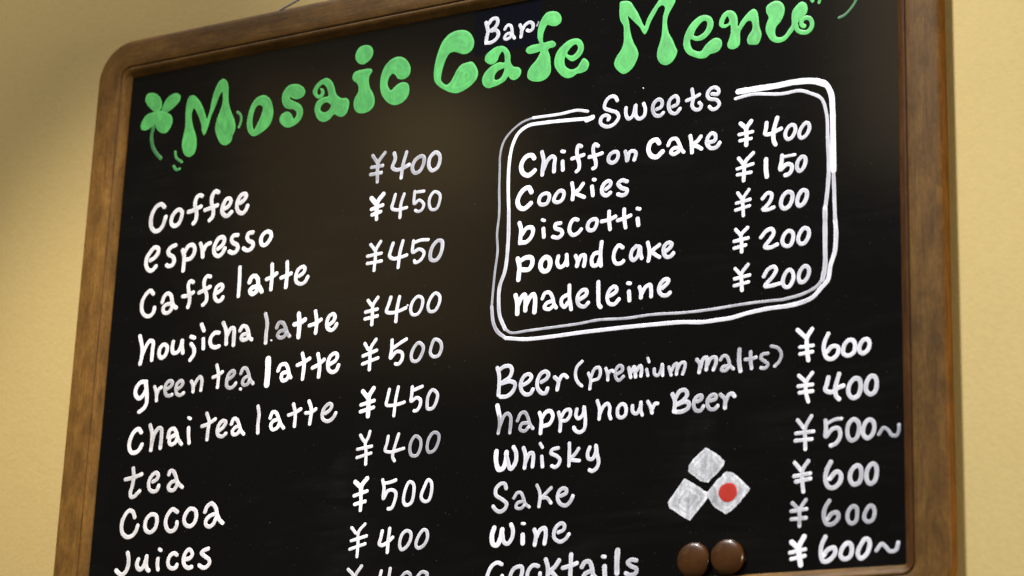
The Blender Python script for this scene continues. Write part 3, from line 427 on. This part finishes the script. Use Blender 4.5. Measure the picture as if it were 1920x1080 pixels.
["item","white painted words \"happy hour Beer\"",[[0,242,100,[48315,17852,48605,16769]],[0,176,57,[48554,16817,48643,15844,48526,15110]],[0,176,57,[48692,15840,49094,16768,49475,16996,49831,16613,49859,15910,49796,15043]],[0,175,57,[50578,16151,50939,16861,51373,16908,51732,16352,51948,15722,52302,15256]],[0,175,57,[51847,15862,51076,15801,50902,15294,51393,15076,51861,15469]],[0,201,100,[52971,16717,53187,16045,53137,14705]],[0,200,100,[53232,16128,53644,16698,54119,16785,54423,16279,54065,15532,53401,15375]],[0,181,85,[55033,16570,55251,15685,55234,14737]],[0,181,85,[55288,16027,55743,16677,56216,16720,56279,16196,55867,15715,55393,15715]],[0,180,85,[56973,16693,56897,16052,57189,15767,57648,16156,57722,16882,57903,15444,57784,14683,57321,14424,56843,14680,56694,14951]],[0,179,85,[59119,17310,59374,16512,59352,15527]],[0,179,85,[59389,15910,59744,16649,60156,16954,60444,16583,60414,15901,60564,15460]],[1,178,85,[61646,16744,61285,16334,61320,15647,61676,15444,62068,15664,62145,16339,61972,16671]],[0,177,85,[62805,16490,62864,15888,63236,15684,63592,16203,63674,16724]],[0,177,85,[63676,16621,63689,15939,63835,15501]],[0,176,85,[64388,16741,64690,16186,64837,15621]],[0,176,85,[64876,15999,65141,16483,65396,16459]],[0,201,72,[66900,17205,67182,16459,67078,15540]],[0,201,72,[67222,16793,67664,17427,68205,17459,68390,17019,68037,16547,67322,16150,68129,16369,68562,16244,68496,15745,67872,15467,67241,15483]],[0,182,62,[69385,16250,69830,16460,69871,16750,69558,16805,69186,16521,69058,15945,69306,15434,69752,15376,70060,15767]],[0,181,62,[70723,16207,71254,16366,71251,16701,70984,16769,70560,16474,70432,15983,70703,15438,71174,15395,71481,15675]],[0,189,65,[71738,16696,72184,16235,72190,15400]],[0,189,65,[72230,15897,72578,16615,72930,16665,73134,16411]]],[]],
["item","white painted word \"Whisky\"",[[0,257,100,[48404,13332,48392,12463,48721,11569,49184,11636,49484,12374,49511,13152]],[0,220,82,[49525,12804,50032,11507,50540,12114,50551,13065,50270,13592]],[0,201,82,[51358,13430,51573,12807,51599,12114,51527,11474]],[0,200,82,[51602,12028,52052,12853,52389,12825,52452,12389,52387,11534]],[0,164,82,[53153,13693,53406,13300]],[0,190,82,[53359,12443,53469,11447]],[0,180,82,[55096,13114,54436,12981,54351,12662,54930,12356,55302,11983,55148,11482,54776,11273,54458,11436]],[0,180,82,[56267,13461,56296,12499,56285,11305]],[0,179,82,[57272,12870,56820,12285,56313,11917,56834,11789,57362,11703]],[0,187,82,[58442,12899,58223,12338,58331,11836,58706,11746,59064,12268,59091,13031,59255,12083,59412,11391,59195,10833,58737,10599,58473,10722]]],[]],
["item","white painted word \"Sake\"",[[0,192,75,[49623,9643,49460,10086,49070,10159,48507,9685,48532,9080,49230,8599,49731,8133,49510,7636,48987,7433,48492,7708,48267,7999]],[0,163,65,[50481,8635,50847,9122,51232,9093,51541,8514,51752,7987,52193,7657]],[0,163,65,[51551,8258,50885,8135,50757,7718,51288,7594,51659,7909]],[0,171,75,[52930,9692,53237,9071,53306,8470,53221,7626]],[0,171,75,[54462,9319,54001,8929,53544,8452,54019,8417,54490,7891]],[0,188,72,[55526,8475,56082,8730,56071,9070,55692,9184,55342,8955,55173,8332,55455,7761,56025,7526,56484,7813,56795,8381]]],[]],
["item","white painted word \"Wine\"",[[0,253,100,[48471,5913,48257,5245,48390,4385,48811,4231,49206,4928,49348,5684]],[0,207,88,[49355,5513,49589,4478,49980,4301,50437,4847,50503,5607,50292,6114]],[0,153,88,[51487,6135,51727,6093]],[0,242,95,[51575,5044,51605,4248]],[0,215,85,[52814,5452,53003,4933,52894,4014]],[0,214,85,[53012,4680,53459,5409,53928,5504,54038,5034,53930,4074]],[0,187,80,[55354,5031,55909,5246,55989,5660,55702,5873,55194,5630,54887,4978,54997,4467,55569,4137,56123,4352,56483,4789]]],[]],
["item","white painted word \"Cocktails\" cut by the lower edge of the picture",[[0,198,88,[49434,2373,48995,2568,48427,2348,47977,1614,47906,1027,48213,589,48794,473,49352,862,49527,1273]],[1,196,80,[51212,2058,50744,1875,50388,1224,50411,635,50891,525,51445,913,51658,1570,51594,1993]],[0,195,80,[53343,1974,52821,2088,52363,1697,52198,1037,52500,519,53066,488,53522,879,53555,1294]],[0,221,80,[54122,2554,54384,1746,54365,914,54297,170]],[0,221,80,[55532,2386,55084,1788,54630,1398,55012,1127,55501,436]],[0,210,80,[56774,2851,56757,1856,56741,862,56717,120]],[0,211,80,[55927,1655,56758,1814,57400,2025]],[0,218,70,[57920,1621,58230,2058,58690,2072,58982,1476,59089,893,59373,548,59752,34]],[0,218,70,[58988,1229,58261,941,58091,456,58556,265,59004,651]],[0,191,80,[60055,2468,60285,2429]],[0,242,80,[60262,1525,60339,248]],[0,268,72,[61575,2943,61527,1902,61551,834]],[0,197,70,[63515,1905,62973,1995,62617,1755,62985,1405,63531,1128,63449,725,62912,593,62457,782]]],[]],
["price","white \"¥600\" at the top right below the painted box",[[0,203,100,[79307,21995,80106,21183]],[0,202,100,[80715,21949,80221,21170,80217,20062,80327,19055]],[0,168,100,[79532,20356,80788,20388]],[0,168,100,[79530,19713,80728,19808]],[0,200,85,[82270,21333,81925,20652,81807,19892,82085,19114,82536,18935,83102,19315,83163,19968,82657,20110,82089,19642]],[1,199,85,[84179,20496,83783,20121,83664,19365,84110,19077,84672,19368,84769,20124,84571,20453]],[1,198,85,[85687,20431,85293,20068,85197,19421,85505,19148,85987,19447,86149,19976,86020,20340]]],[]],
["price","white \"¥400\" beside the words happy hour Beer",[[0,179,88,[79410,17715,80035,17102]],[0,178,88,[80719,17858,80148,17091,80088,16110,80311,15214]],[0,178,88,[79350,16730,80714,16761]],[0,178,88,[79463,16116,80712,16159]],[0,210,80,[82242,17266,82092,16679,81931,16149,82514,15875,83189,16244,83638,16363]],[0,209,80,[83255,17491,82909,16272,82960,15505,83237,15175]],[1,208,75,[84758,16926,84253,16466,84133,15609,84540,15169,85019,15340,85283,16147,85146,16790]],[1,207,75,[86256,16993,85863,16523,85766,15775,86147,15339,86568,15514,86776,16216,86641,16846]]],[]],
["price","white \"¥500~\" beside the word Whisky",[[0,177,78,[79285,13618,79850,12860]],[0,177,78,[80611,13878,80019,12845,79993,11872,80013,10898]],[0,177,78,[79112,12405,80808,12450]],[0,176,78,[79054,11737,80636,11763]],[0,197,72,[81936,13323,81988,12670,81949,11864,82602,12508,83159,12512,83321,11906,82926,11188,82424,11017]],[0,154,72,[82158,13087,82831,13350,83445,13381]],[1,196,72,[84554,13215,84107,12804,84009,11846,84336,11314,84813,11487,85075,12288,84972,12973]],[1,195,72,[85987,13031,85598,12670,85445,11827,85825,11399,86300,11677,86506,12375,86370,12889]],[0,161,55,[86901,11646,87346,12193,87779,11941,88098,11488,88531,11397,88755,11855,88763,12332]]],[]],
["price","white \"¥600\" beside the word Sake",[[0,187,80,[78993,9742,79612,8993]],[0,186,80,[80290,9798,79724,8984,79721,7912,79808,7050]],[0,186,80,[78934,8509,80454,8658]],[0,186,80,[79102,8013,80485,8195]],[0,206,72,[82413,9539,82019,8801,81902,7957,82176,7318,82729,7223,83287,7743,83325,8378,82962,8641,82292,8033]],[1,205,72,[84842,9022,84343,8616,84193,7885,84517,7362,85046,7522,85251,8226,85170,8836]],[1,204,72,[86267,9065,85824,8604,85727,7765,86049,7297,86465,7518,86672,8325,86592,8880]]],[]],
["price","dim white \"¥600\" beside the word Wine",[[0,175,66,[78760,6113,79377,5482]],[0,174,66,[80052,6317,79489,5474,79431,4735,79429,3992]],[0,174,66,[78646,5374,80105,5484]],[0,174,66,[78645,4661,80046,4692]],[0,194,60,[82256,6071,81831,5413,81737,4575,82043,3995,82595,4010,83073,4482,83021,4938,82491,4912,82068,4446]],[1,182,60,[84421,5407,84034,5046,83939,4317,84264,3907,84681,4077,84830,4779,84748,5279]],[1,181,60,[86003,5346,85639,4932,85469,4316,85791,3959,86204,4077,86429,4667,86306,5220]]],[]],
["price","white \"¥600~\" with a heavy yen sign at the bottom right corner",[[0,249,100,[78698,2612,79256,2102]],[0,249,100,[79873,3032,79368,2095,79421,1250,79531,529]],[0,184,100,[78528,1673,79980,1898]],[0,184,100,[78640,1108,79923,1324]],[0,203,85,[81870,2881,81501,2170,81441,1336,81658,727,82242,817,82774,1463,82667,1866,82028,1697,81716,1235]],[1,202,85,[83898,2195,83457,1837,83254,1120,83579,820,84105,985,84306,1576,84202,2072]],[1,201,85,[85534,2455,85116,1941,84836,1231,85103,779,85627,1099,85939,1888,85837,2383]],[0,179,72,[86548,1384,87040,1922,87466,1585,87782,1235,88319,1325,88543,1960]]],[]],
["heading","white painted heading \"Sweets\" in the gap of the painted box",[[0,192,75,[60522,47363,60295,47778,59783,47905,59283,47498,59153,46820,59818,46432,60479,46116,60708,45593,60145,44919,59348,44837,58755,45279,58814,45827,59246,46037,59689,45756,59579,45524]],[0,191,75,[61484,46440,61499,45743,61798,45251,62225,45487,62533,46546,62585,45429,62950,45066,63447,45290,63577,45960,63394,46572]],[0,190,65,[64793,45762,65287,45958,65349,46499,64989,46766,64497,46432,64365,45832,64661,45164,65160,45042,65511,45302]],[0,189,65,[66494,45761,66985,45955,67047,46495,66761,46817,66200,46497,66069,45830,66362,45164,66857,45015,67274,45427]],[0,187,70,[68515,47213,68667,46227,68535,45564,68820,45107,69309,45028,69514,45404,69302,45712]],[0,187,70,[67967,46137,68666,46296,69292,46534]],[0,186,70,[70617,46382,71242,46278,71308,46677,70889,47020,70404,46896,70130,46395,70343,45950,71109,45687,71389,45233,71047,44813,70632,44813,70351,45130]]],[]],
["speck","tiny white speck of paint above the word Sweets",[[0,64,100,[63305,48211,63334,48206]]],[]],
["border","white double outline painted round the sweets list",[[0,160,80,[57296,46758,56108,47063,54212,46975,51213,47062]],[0,118,45,[51213,47062,50013,46800,48827,46078,47953,45078,47582,43716,47583,42189,47610,40047]],[0,130,50,[47610,40047,47714,37515,47563,35311,47693,33635,47482,31459,47333,29287,47270,27932]],[0,185,60,[47270,27932,47520,26274,48037,25297,48958,24550]],[0,199,85,[48958,24550,51152,24203,54068,24151,56945,24206,61198,24208,65375,24132,67845,24036,69749,23821,71366,23844,72758,23890,74406,24162,76306,24350,78244,24379]],[0,216,80,[78244,24379,79543,24531,80786,24940,81614,25749,82235,26381,82501,27714,82921,28980,83063,30693,82995,31930]],[0,181,74,[82995,31930,82953,33167,82915,34977,82851,36904]],[0,277,90,[82876,36796,82849,40193,82816,42830,82670,44443,82098,45497,81201,45969]],[0,297,92,[82097,45444,80936,45960,79070,46169,77189,46110,75020,46150,73324,46163]],[0,273,100,[57843,46053,57203,45876]],[0,191,95,[57552,45988,55425,46161,52561,46337,50637,46303,49571,45677,49005,44631,48744,43540,48622,42035,48646,39898,48795,37644]],[0,201,75,[48795,37644,48856,34587,48621,31482,48086,29907,48022,28551,48209,26900,48862,25476]],[0,136,60,[48862,25476,49531,25025,51415,25031,54038,25060,56919,25109,59026,25242,61852,25079,64638,25127,68106,24937,70818,24935,72751,25019,75197,25091,77826,25037]],[0,153,60,[77826,25037,79701,25321,81100,25862,81722,26494]],[0,231,70,[81721,26444,81987,27779,81998,29609,82010,31448,82021,33297]],[0,195,70,[82021,33194,82184,34306,82409,36865,82372,39219,82327,40275]],[0,160,74,[82326,40117,82236,42396,81720,44070,80665,44777,79602,45222,77728,45213,74749,45654,73054,45502]]],[]],
["heading","small white painted word \"Bar\" squeezed above the green title",[[0,203,72,[45317,58413,45588,57430,45465,56668,45415,56138]],[0,203,72,[45559,58123,46056,58670,46557,58627,46699,58208,46410,57672,45923,57388,46527,57357,46835,56910,46568,56371,45957,56090,45539,56145]],[0,171,72,[47565,57266,47859,57652,48225,57536,48396,57115,48471,56516,48724,56081]],[0,171,72,[48411,56722,47795,56687,47574,56288,47766,56127,48223,56269,48417,56574]],[0,180,72,[49309,57416,49537,56809,49462,56065]],[0,180,72,[49493,56623,49927,57322,50431,57522,50819,57207,50746,56686,50384,56558,50175,56693]],[0,90,50,[51456,57352,51285,56995]]],[]],
["clover","green four-leaf clover before the title",[[0,212,35,[3476,53669,3292,52662,3545,51408,4135,50470,4810,49788]]],[[[4301,55674,4287,56534,3707,57367,2880,57775,2239,57734,1981,57160,2293,56493,2931,55836,3699,55282]],[[4435,55469,4553,56000,5045,56777,5717,57155,6354,57147,6812,56790,6793,56244,6279,55718,5478,55239,4788,55045]],[[3970,55422,3331,55403,2485,55295,1960,54828,1672,54138,1796,53629,2317,53425,2944,53570,3618,53951,4279,54456]],[[4043,55410,5214,55037,5825,54573,6027,53932,5813,53238,5299,52712,4731,52741,4125,53140,3752,53747,3701,54548]]]],
["accent","three short pale green strokes beneath the first green capital",[[0,144,60,[6732,50255,6938,49563,7769,48898]],[0,156,60,[6683,48581,7075,48127,7533,48155]]],[]],
["accent","thin green curve beside the first green capital",[[0,141,70,[14724,53594,15214,53120,15297,52451,15081,51794]]],[]],
["letter","green painted letter M that starts the title",[],[[[8589,56556,9344,55944,9989,54990,10419,54074,10685,53429,11018,54339,11190,55519,11502,56677,11978,57567,12509,57817,13024,57451,13302,56618,13358,55643,13540,54650,13971,53620,14469,52583,14610,51726,14337,50935,14123,50255,13465,49977,12898,50207,12268,51139,11931,52149,12086,53204,12419,54112,12672,55154,12473,56334,12129,55847,11795,54936,11224,53583,10913,52430,10505,51594,10185,52065,10048,52808,9525,53977,8831,54997,8599,54490,8639,53757,8942,52742,9385,51709,9568,50481,9365,49674,8700,49356,8037,49756,7619,50781,7688,51975,7851,52915,7776,54016,7743,55114,7864,56067,8105,56490]]]],
["letter","green painted letter o",[],[[[18137,54970,18921,54423,19381,53337,19465,52613,19153,51480,18269,50793,17087,50446,16438,50962,16125,51962,16249,53252,16640,54262,17267,54875],[17477,53946,18038,53675,17970,52854,17511,51860,17097,51155,16828,51969,16876,53031,17154,53760]]]],
["letter","green painted letter s",[],[[[21945,55625,22645,55405,23246,54948,23451,54458,23202,53993,22536,53800,21957,53946,21480,54228,21557,53961,22095,53619,22807,53199,23246,52622,23298,51908,22950,51260,22301,50860,21517,50733,20806,51098,20359,51725,20489,52261,21035,52577,21496,52502,21926,52079,22190,51583,22504,51936,22474,52344,22049,52716,21354,52880,20873,53212,20536,53876,20531,54691,20939,55335,21377,55588]]]],
["letter","green painted letter a with an inward curl",[],[[[26131,55595,26720,55171,27101,54502,27445,53541,28094,52982,28766,52871,29103,52466,29066,51674,28774,51074,28291,50854,27780,51035,27318,51309,26793,50845,26138,50650,25450,50910,25014,51531,24786,52371,25069,53130,25611,53392,26054,53470,26434,53477,26374,54020,26113,54568,25727,54956,25310,54804,25001,54401,25032,53962,25247,53785,25481,53968,25460,54274,25306,54542,25647,54495,25928,53994,25661,53485,25161,53417,24684,53798,24420,54347,24818,55089,25465,55485],[26323,52823,26858,52334,26611,51874,26064,51712,25538,52048,25566,52445,25881,52745]]]],
["letter","green painted letter i with a big round dot",[],[[[30838,58512,31403,58290,31746,57726,31695,57132,31284,56651,30640,56381,30077,56560,29655,57086,29567,57606,29857,58262,30286,58489]],[[31228,55788,31619,55690,31801,55409,31499,54960,31419,54474,31580,53649,32072,52771,32274,52142,32207,51459,31745,50990,31099,50828,30323,50973,29852,51447,29696,52169,29824,52746,30175,53286,30192,53882,29940,54375,29533,54694,29339,55129,29530,55598,30017,55766,30678,55782]]]],
["letter","green painted letter c that ends the first title word",[],[[[35010,56470,35676,56183,36252,55536,36508,54797,36330,54135,35700,53847,35042,54008,34634,54524,34298,54701,33939,54345,33761,53680,33955,53151,34245,52825,34660,53132,35183,53439,35719,53497,36274,53206,36467,52631,36349,51863,35737,51275,34885,51100,34224,51327,33538,51933,33057,52706,32871,53631,32937,54715,33318,55647,33937,56238,34469,56445]]]],
["letter","large green painted capital C left of the small word Bar",[],[[[42519,58106,43163,57851,43714,57278,44014,56438,43786,55694,43173,55361,42537,55473,42106,55696,41677,55851,41152,55766,40755,55245,40474,54507,40300,53751,40254,52974,40572,52529,41005,52309,41413,52582,41804,53200,42094,53737,42595,54237,43218,54374,43846,54362,44287,53846,44611,53109,44506,52447,43960,51860,43146,51414,42215,51200,41471,51402,40713,51821,39945,52390,39489,53006,39363,53813,39446,54882,39756,56111,40232,57213,40943,57878,41673,58122]]]],
["letter","green painted letter a under the small word Bar",[],[[[47328,55475,47855,55167,48296,54410,48382,53523,48762,52974,49383,52771,49654,52339,49471,51794,48921,51503,48455,51678,48186,52013,47793,51598,46986,51253,46372,51163,45858,51134,45324,51533,45142,52145,45373,52784,45869,53281,46578,53643,47193,53730,47661,53601,47691,54128,47568,54635,47353,54867,47057,54531,46773,53901,46268,53649,45742,53837,45362,54244,45493,54806,45995,55205,46604,55487],[47531,52994,47685,53016,47603,52499,47264,51977,46858,51853,46597,51946,46579,52384,46922,52809]]]],
["letter","green painted letter f with a dripping foot",[],[[[52845,58260,53559,58059,54032,57439,54000,56865,53506,56570,52897,56681,52487,56853,52198,56422,52017,55778,52095,54992,52549,55007,53154,54995,53519,54593,53377,54330,52776,54245,52629,54127,52851,53512,52984,52531,53013,51666,52678,51151,51984,50868,50969,51040,50449,51435,50377,52023,50709,52638,51297,53208,51633,53726,51772,54086,51166,54049,50454,54078,50117,54379,50177,54706,50728,54947,51438,54965,51640,54977,51415,55597,51388,56376,51565,57119,51947,57825,52341,58189]]]],
["letter","green painted letter e of the second title word",[],[[[55864,54777,56370,54466,56667,53793,56556,53146,56124,52651,55437,52390,54929,52717,54621,53009,54535,52547,54651,52051,55061,51647,55562,51513,56052,51713,56337,52138,56673,52507,57127,52190,57315,51778,57056,51161,56469,50978,55975,50968,55585,50750,54992,50662,54385,50955,53869,51519,53444,52260,53422,52933,53697,53746,54378,54392,55067,54748],[55782,54160,56041,53809,55905,53356,55418,53013,54915,53197,54810,53358,55096,53785,55485,54098]]]],
["letter","large green painted capital M at the upper edge",[],[[[60600,57796,61293,57808,61786,57572,62122,57033,62583,56273,62878,55626,63339,54714,63607,55413,64075,56192,64545,56814,64938,57292,65414,57597,66054,57553,66497,57233,66622,56816,66391,56309,66003,55676,65774,55012,65785,54306,65956,53572,66364,52797,66734,51876,66897,51537,66748,50944,66321,50400,65692,50200,65132,50491,64764,51137,64790,51910,65016,52649,65203,53396,65266,54401,65329,55408,65514,56317,65230,56606,64872,56477,64482,55880,64014,55101,63631,54151,63396,53840,63150,54081,62816,54692,62238,55350,61492,56120,61628,55462,61770,54489,62118,53324,62580,52380,62711,51887,62485,51146,62017,50447,61220,50054,60564,50463,60100,51248,60287,51921,60838,52688,61066,53355,61084,54377,61025,55177,60686,55793,60546,56613,60570,57324]]]],
["letter","green painted letter e of the last title word",[],[[[69883,54696,70433,54385,70712,53713,70562,53045,70062,52441,69519,52153,68893,52172,68301,52449,68309,51828,68590,51315,69141,51024,69453,51008,69838,51478,70379,51921,70921,52116,71465,51880,71625,51314,71320,50754,70857,50568,70392,50534,69929,50232,69383,50251,68835,50462,68046,50948,67645,51559,67542,52197,67704,53022,68166,53870,68788,54456,69334,54705],[69811,54127,70047,53913,69975,53307,69590,52835,69044,52624,68651,52773,68725,53147,69111,53697,69498,54053]]]],
["letter","green painted letter n with a looped start",[],[[[72393,54723,72899,54444,73196,53885,73285,52865,73576,53313,74074,53890,74573,54299,74906,54404,75240,54091,75391,53395,75493,52461,75702,51676,75621,51193,75333,50707,74836,50713,74338,50885,74236,51360,74417,51826,74706,52189,74787,52673,74619,53204,74244,53232,73871,52841,73498,52242,73502,51575,73422,50924,72923,50614,72336,50784,72166,51148,72330,51619,72494,52173,72531,52835,72487,53178,71984,52977,71562,53054,71307,53394,71386,53968,71720,54495,72056,54702],[72144,54164,72357,53789,72317,53419,71813,53344,71852,53714,72019,54019]]]],
["letter","green painted letter u ending in a spiral",[[0,220,90,[79231,51942,79352,51426,79757,51106,80243,51018,80649,51231,80837,51730,80613,52346,80087,52485,79777,52213,79841,51789,80043,51670]]],[[[77226,54802,77802,54485,78065,53895,77966,53167,77637,52565,77227,52144,77104,51587,77227,51111,77719,50964,78046,51087,78455,51589,78783,52024,78784,52602,78867,53414,79276,53917,79767,54222,80214,53988,80399,53458,80250,52908,79761,52504,79476,52227,79312,51763,79067,51519,78700,51133,78128,50578,77391,50446,76734,50787,76322,51398,76139,52011,76237,52657,76443,53200,76194,53829,76234,54405,76730,54729]]]],
["accent","short green marks after the title",[[0,172,80,[80663,54565,80904,54065]],[0,163,70,[81716,54447,81551,53802]]],[]],
["accent","thin pale green flourish right of the title",[[0,121,25,[83508,51877,84028,52042,84671,52575,85235,53368,85481,54058]]],[]],
["tile","white painted square at the top of the tile symbol",[],[[[70288,11866,70929,11513,71633,11013,72208,10454,72085,9989,71520,9441,70953,8976,70576,8602,69810,8804,69165,9330,68582,9793,68640,10327,69336,11107]]]],
["tile","white painted square at the lower left of the tile symbol",[],[[[68231,9164,69238,8551,70521,7706,70527,7151,69712,6206,68832,5207,67996,5678,67348,6138,66763,6535,66587,7083,66941,7534,67700,8490]]]],
["tile","white painted square with the red dot",[],[[[72379,9492,73035,9321,73855,8608,74733,7719,73679,6509,72932,5860,72370,5548,71739,5945,71168,6338,70589,7264,70547,7681,71400,8681]]]],
["dot","red painted dot in the middle of the square",[],[[[72538,8415,73168,8249,73447,7699,73300,7064,72676,6664,71983,6867,71638,7481,71847,8114]]]],
]

build_art()

# blue-black film stuck on behind the small word over the title
def slab(name, x0, x1, z0, z1, y0, y1, m, label):
    bm = bmesh.new()
    bmesh.ops.create_cube(bm, size=1)
    for v in bm.verts:
        v.co = Vector((x0 if v.co.x < 0 else x1, y0 if v.co.y < 0 else y1, z0 if v.co.z < 0 else z1))
    me = bpy.data.meshes.new(name); bm.to_mesh(me); bm.free(); return bpart(name, me, m, label)
slab('film_patch', 0.441, 0.518, 0.549, 0.5995, -0.00002, -0.00001, PATCH, 'blue-black patch of film behind the small white word')

# cord the frame hangs from, just showing above the top rail
def tube(name, pts, r, m, label):
    P = spline3(pts, 10); vs, fs = [], []; K = 8
    for i, p in enumerate(P):
        t = (P[min(i + 1, len(P) - 1)] - P[max(i - 1, 0)]).normalized(); a = t.cross(Vector((0, 1, 0))).normalized(); b = t.cross(a)
        for k in range(K):
            an = 2 * math.pi * k / K; rr = r * (1 + 0.18 * math.sin(i * 1.3 + 2 * an)); v = p + a * (rr * math.cos(an)) + b * (rr * math.sin(an)); vs.append(tuple(v))
    for i in range(len(P) - 1):
        for k in range(K): fs.append((i * K + k, i * K + (k + 1) % K, (i + 1) * K + (k + 1) % K, (i + 1) * K + k))
    return bpart(name, mesh(name, vs, fs), m, label)
def spline3(P, m):
    P = [Vector(p) for p in P]; out = []
    for i in range(len(P) - 1):
        a = P[max(i - 1, 0)]; b = P[i]; c = P[i + 1]; d = P[min(i + 2, len(P) - 1)]
        for j in range(m):
            t = j / m; out.append(0.5 * ((2 * b) + (c - a) * t + (2 * a - 5 * b + 4 * c - d) * t * t + (3 * b - a - 3 * c + d) * t ** 3))
    out.append(P[-1]); return out
tube('hanging_cord', [(0.184, -0.004, 0.6336), (0.1912, -0.005, 0.64), (0.2006, -0.006, 0.6434), (0.2125, -0.0065, 0.6472), (0.2239, -0.0065, 0.6513), (0.2421, -0.006, 0.6605), (0.2736, -0.004, 0.6789)], 0.0011, CORD, 'thin cord rising from behind the top rail')

# ---------------------------------------------------------------- two round magnets on the panel
def magnet(x, z, r, label):
    prof = [(0, 0.0001), (0.90, 0.0001), (0.97, 0.0012), (1.0, 0.0035), (0.99, 0.0050), (0.95, 0.0064), (0.86, 0.0073), (0.68, 0.0080), (0.42, 0.0085), (0.18, 0.0087), (0, 0.0088)]
    K = 56; vs, fs = [], []
    for q, (a, hh) in enumerate(prof):
        if a == 0: vs.append((0, -hh, 0)); continue
        for k in range(K):
            an = 2 * math.pi * k / K; vs.append((r * a * math.cos(an), -hh, r * a * math.sin(an)))
    idx = [0]; 
    for a, _ in prof: idx.append(idx[-1] + (1 if a == 0 else K))
    for q in range(len(prof) - 1):
        for k in range(K):
            k2 = (k + 1) % K; a0 = idx[q]; b0 = idx[q + 1]
            if prof[q][0] == 0: fs.append((a0, b0 + k, b0 + k2))
            elif prof[q + 1][0] == 0: fs.append((a0 + k, b0, a0 + k2))
            else: fs.append((a0 + k, b0 + k, b0 + k2, a0 + k2))
    me = mesh('round_magnet', vs, fs)
    bm = bmesh.new(); bm.from_mesh(me); bmesh.ops.recalc_face_normals(bm, faces=bm.faces); bm.to_mesh(me); bm.free()
    o = link('round_magnet', me, PLASTIC, label=label, cat='magnet', group='brown magnets side by side at the foot of the board')
    o.location = (x, 0, z)
magnet(0.6943, 0.0150, 0.0160, 'glossy brown round magnet, the left one, nearer the word Cocktails')
magnet(0.7272, 0.0158, 0.0160, 'glossy brown round magnet, the right and higher one, below the red dot')
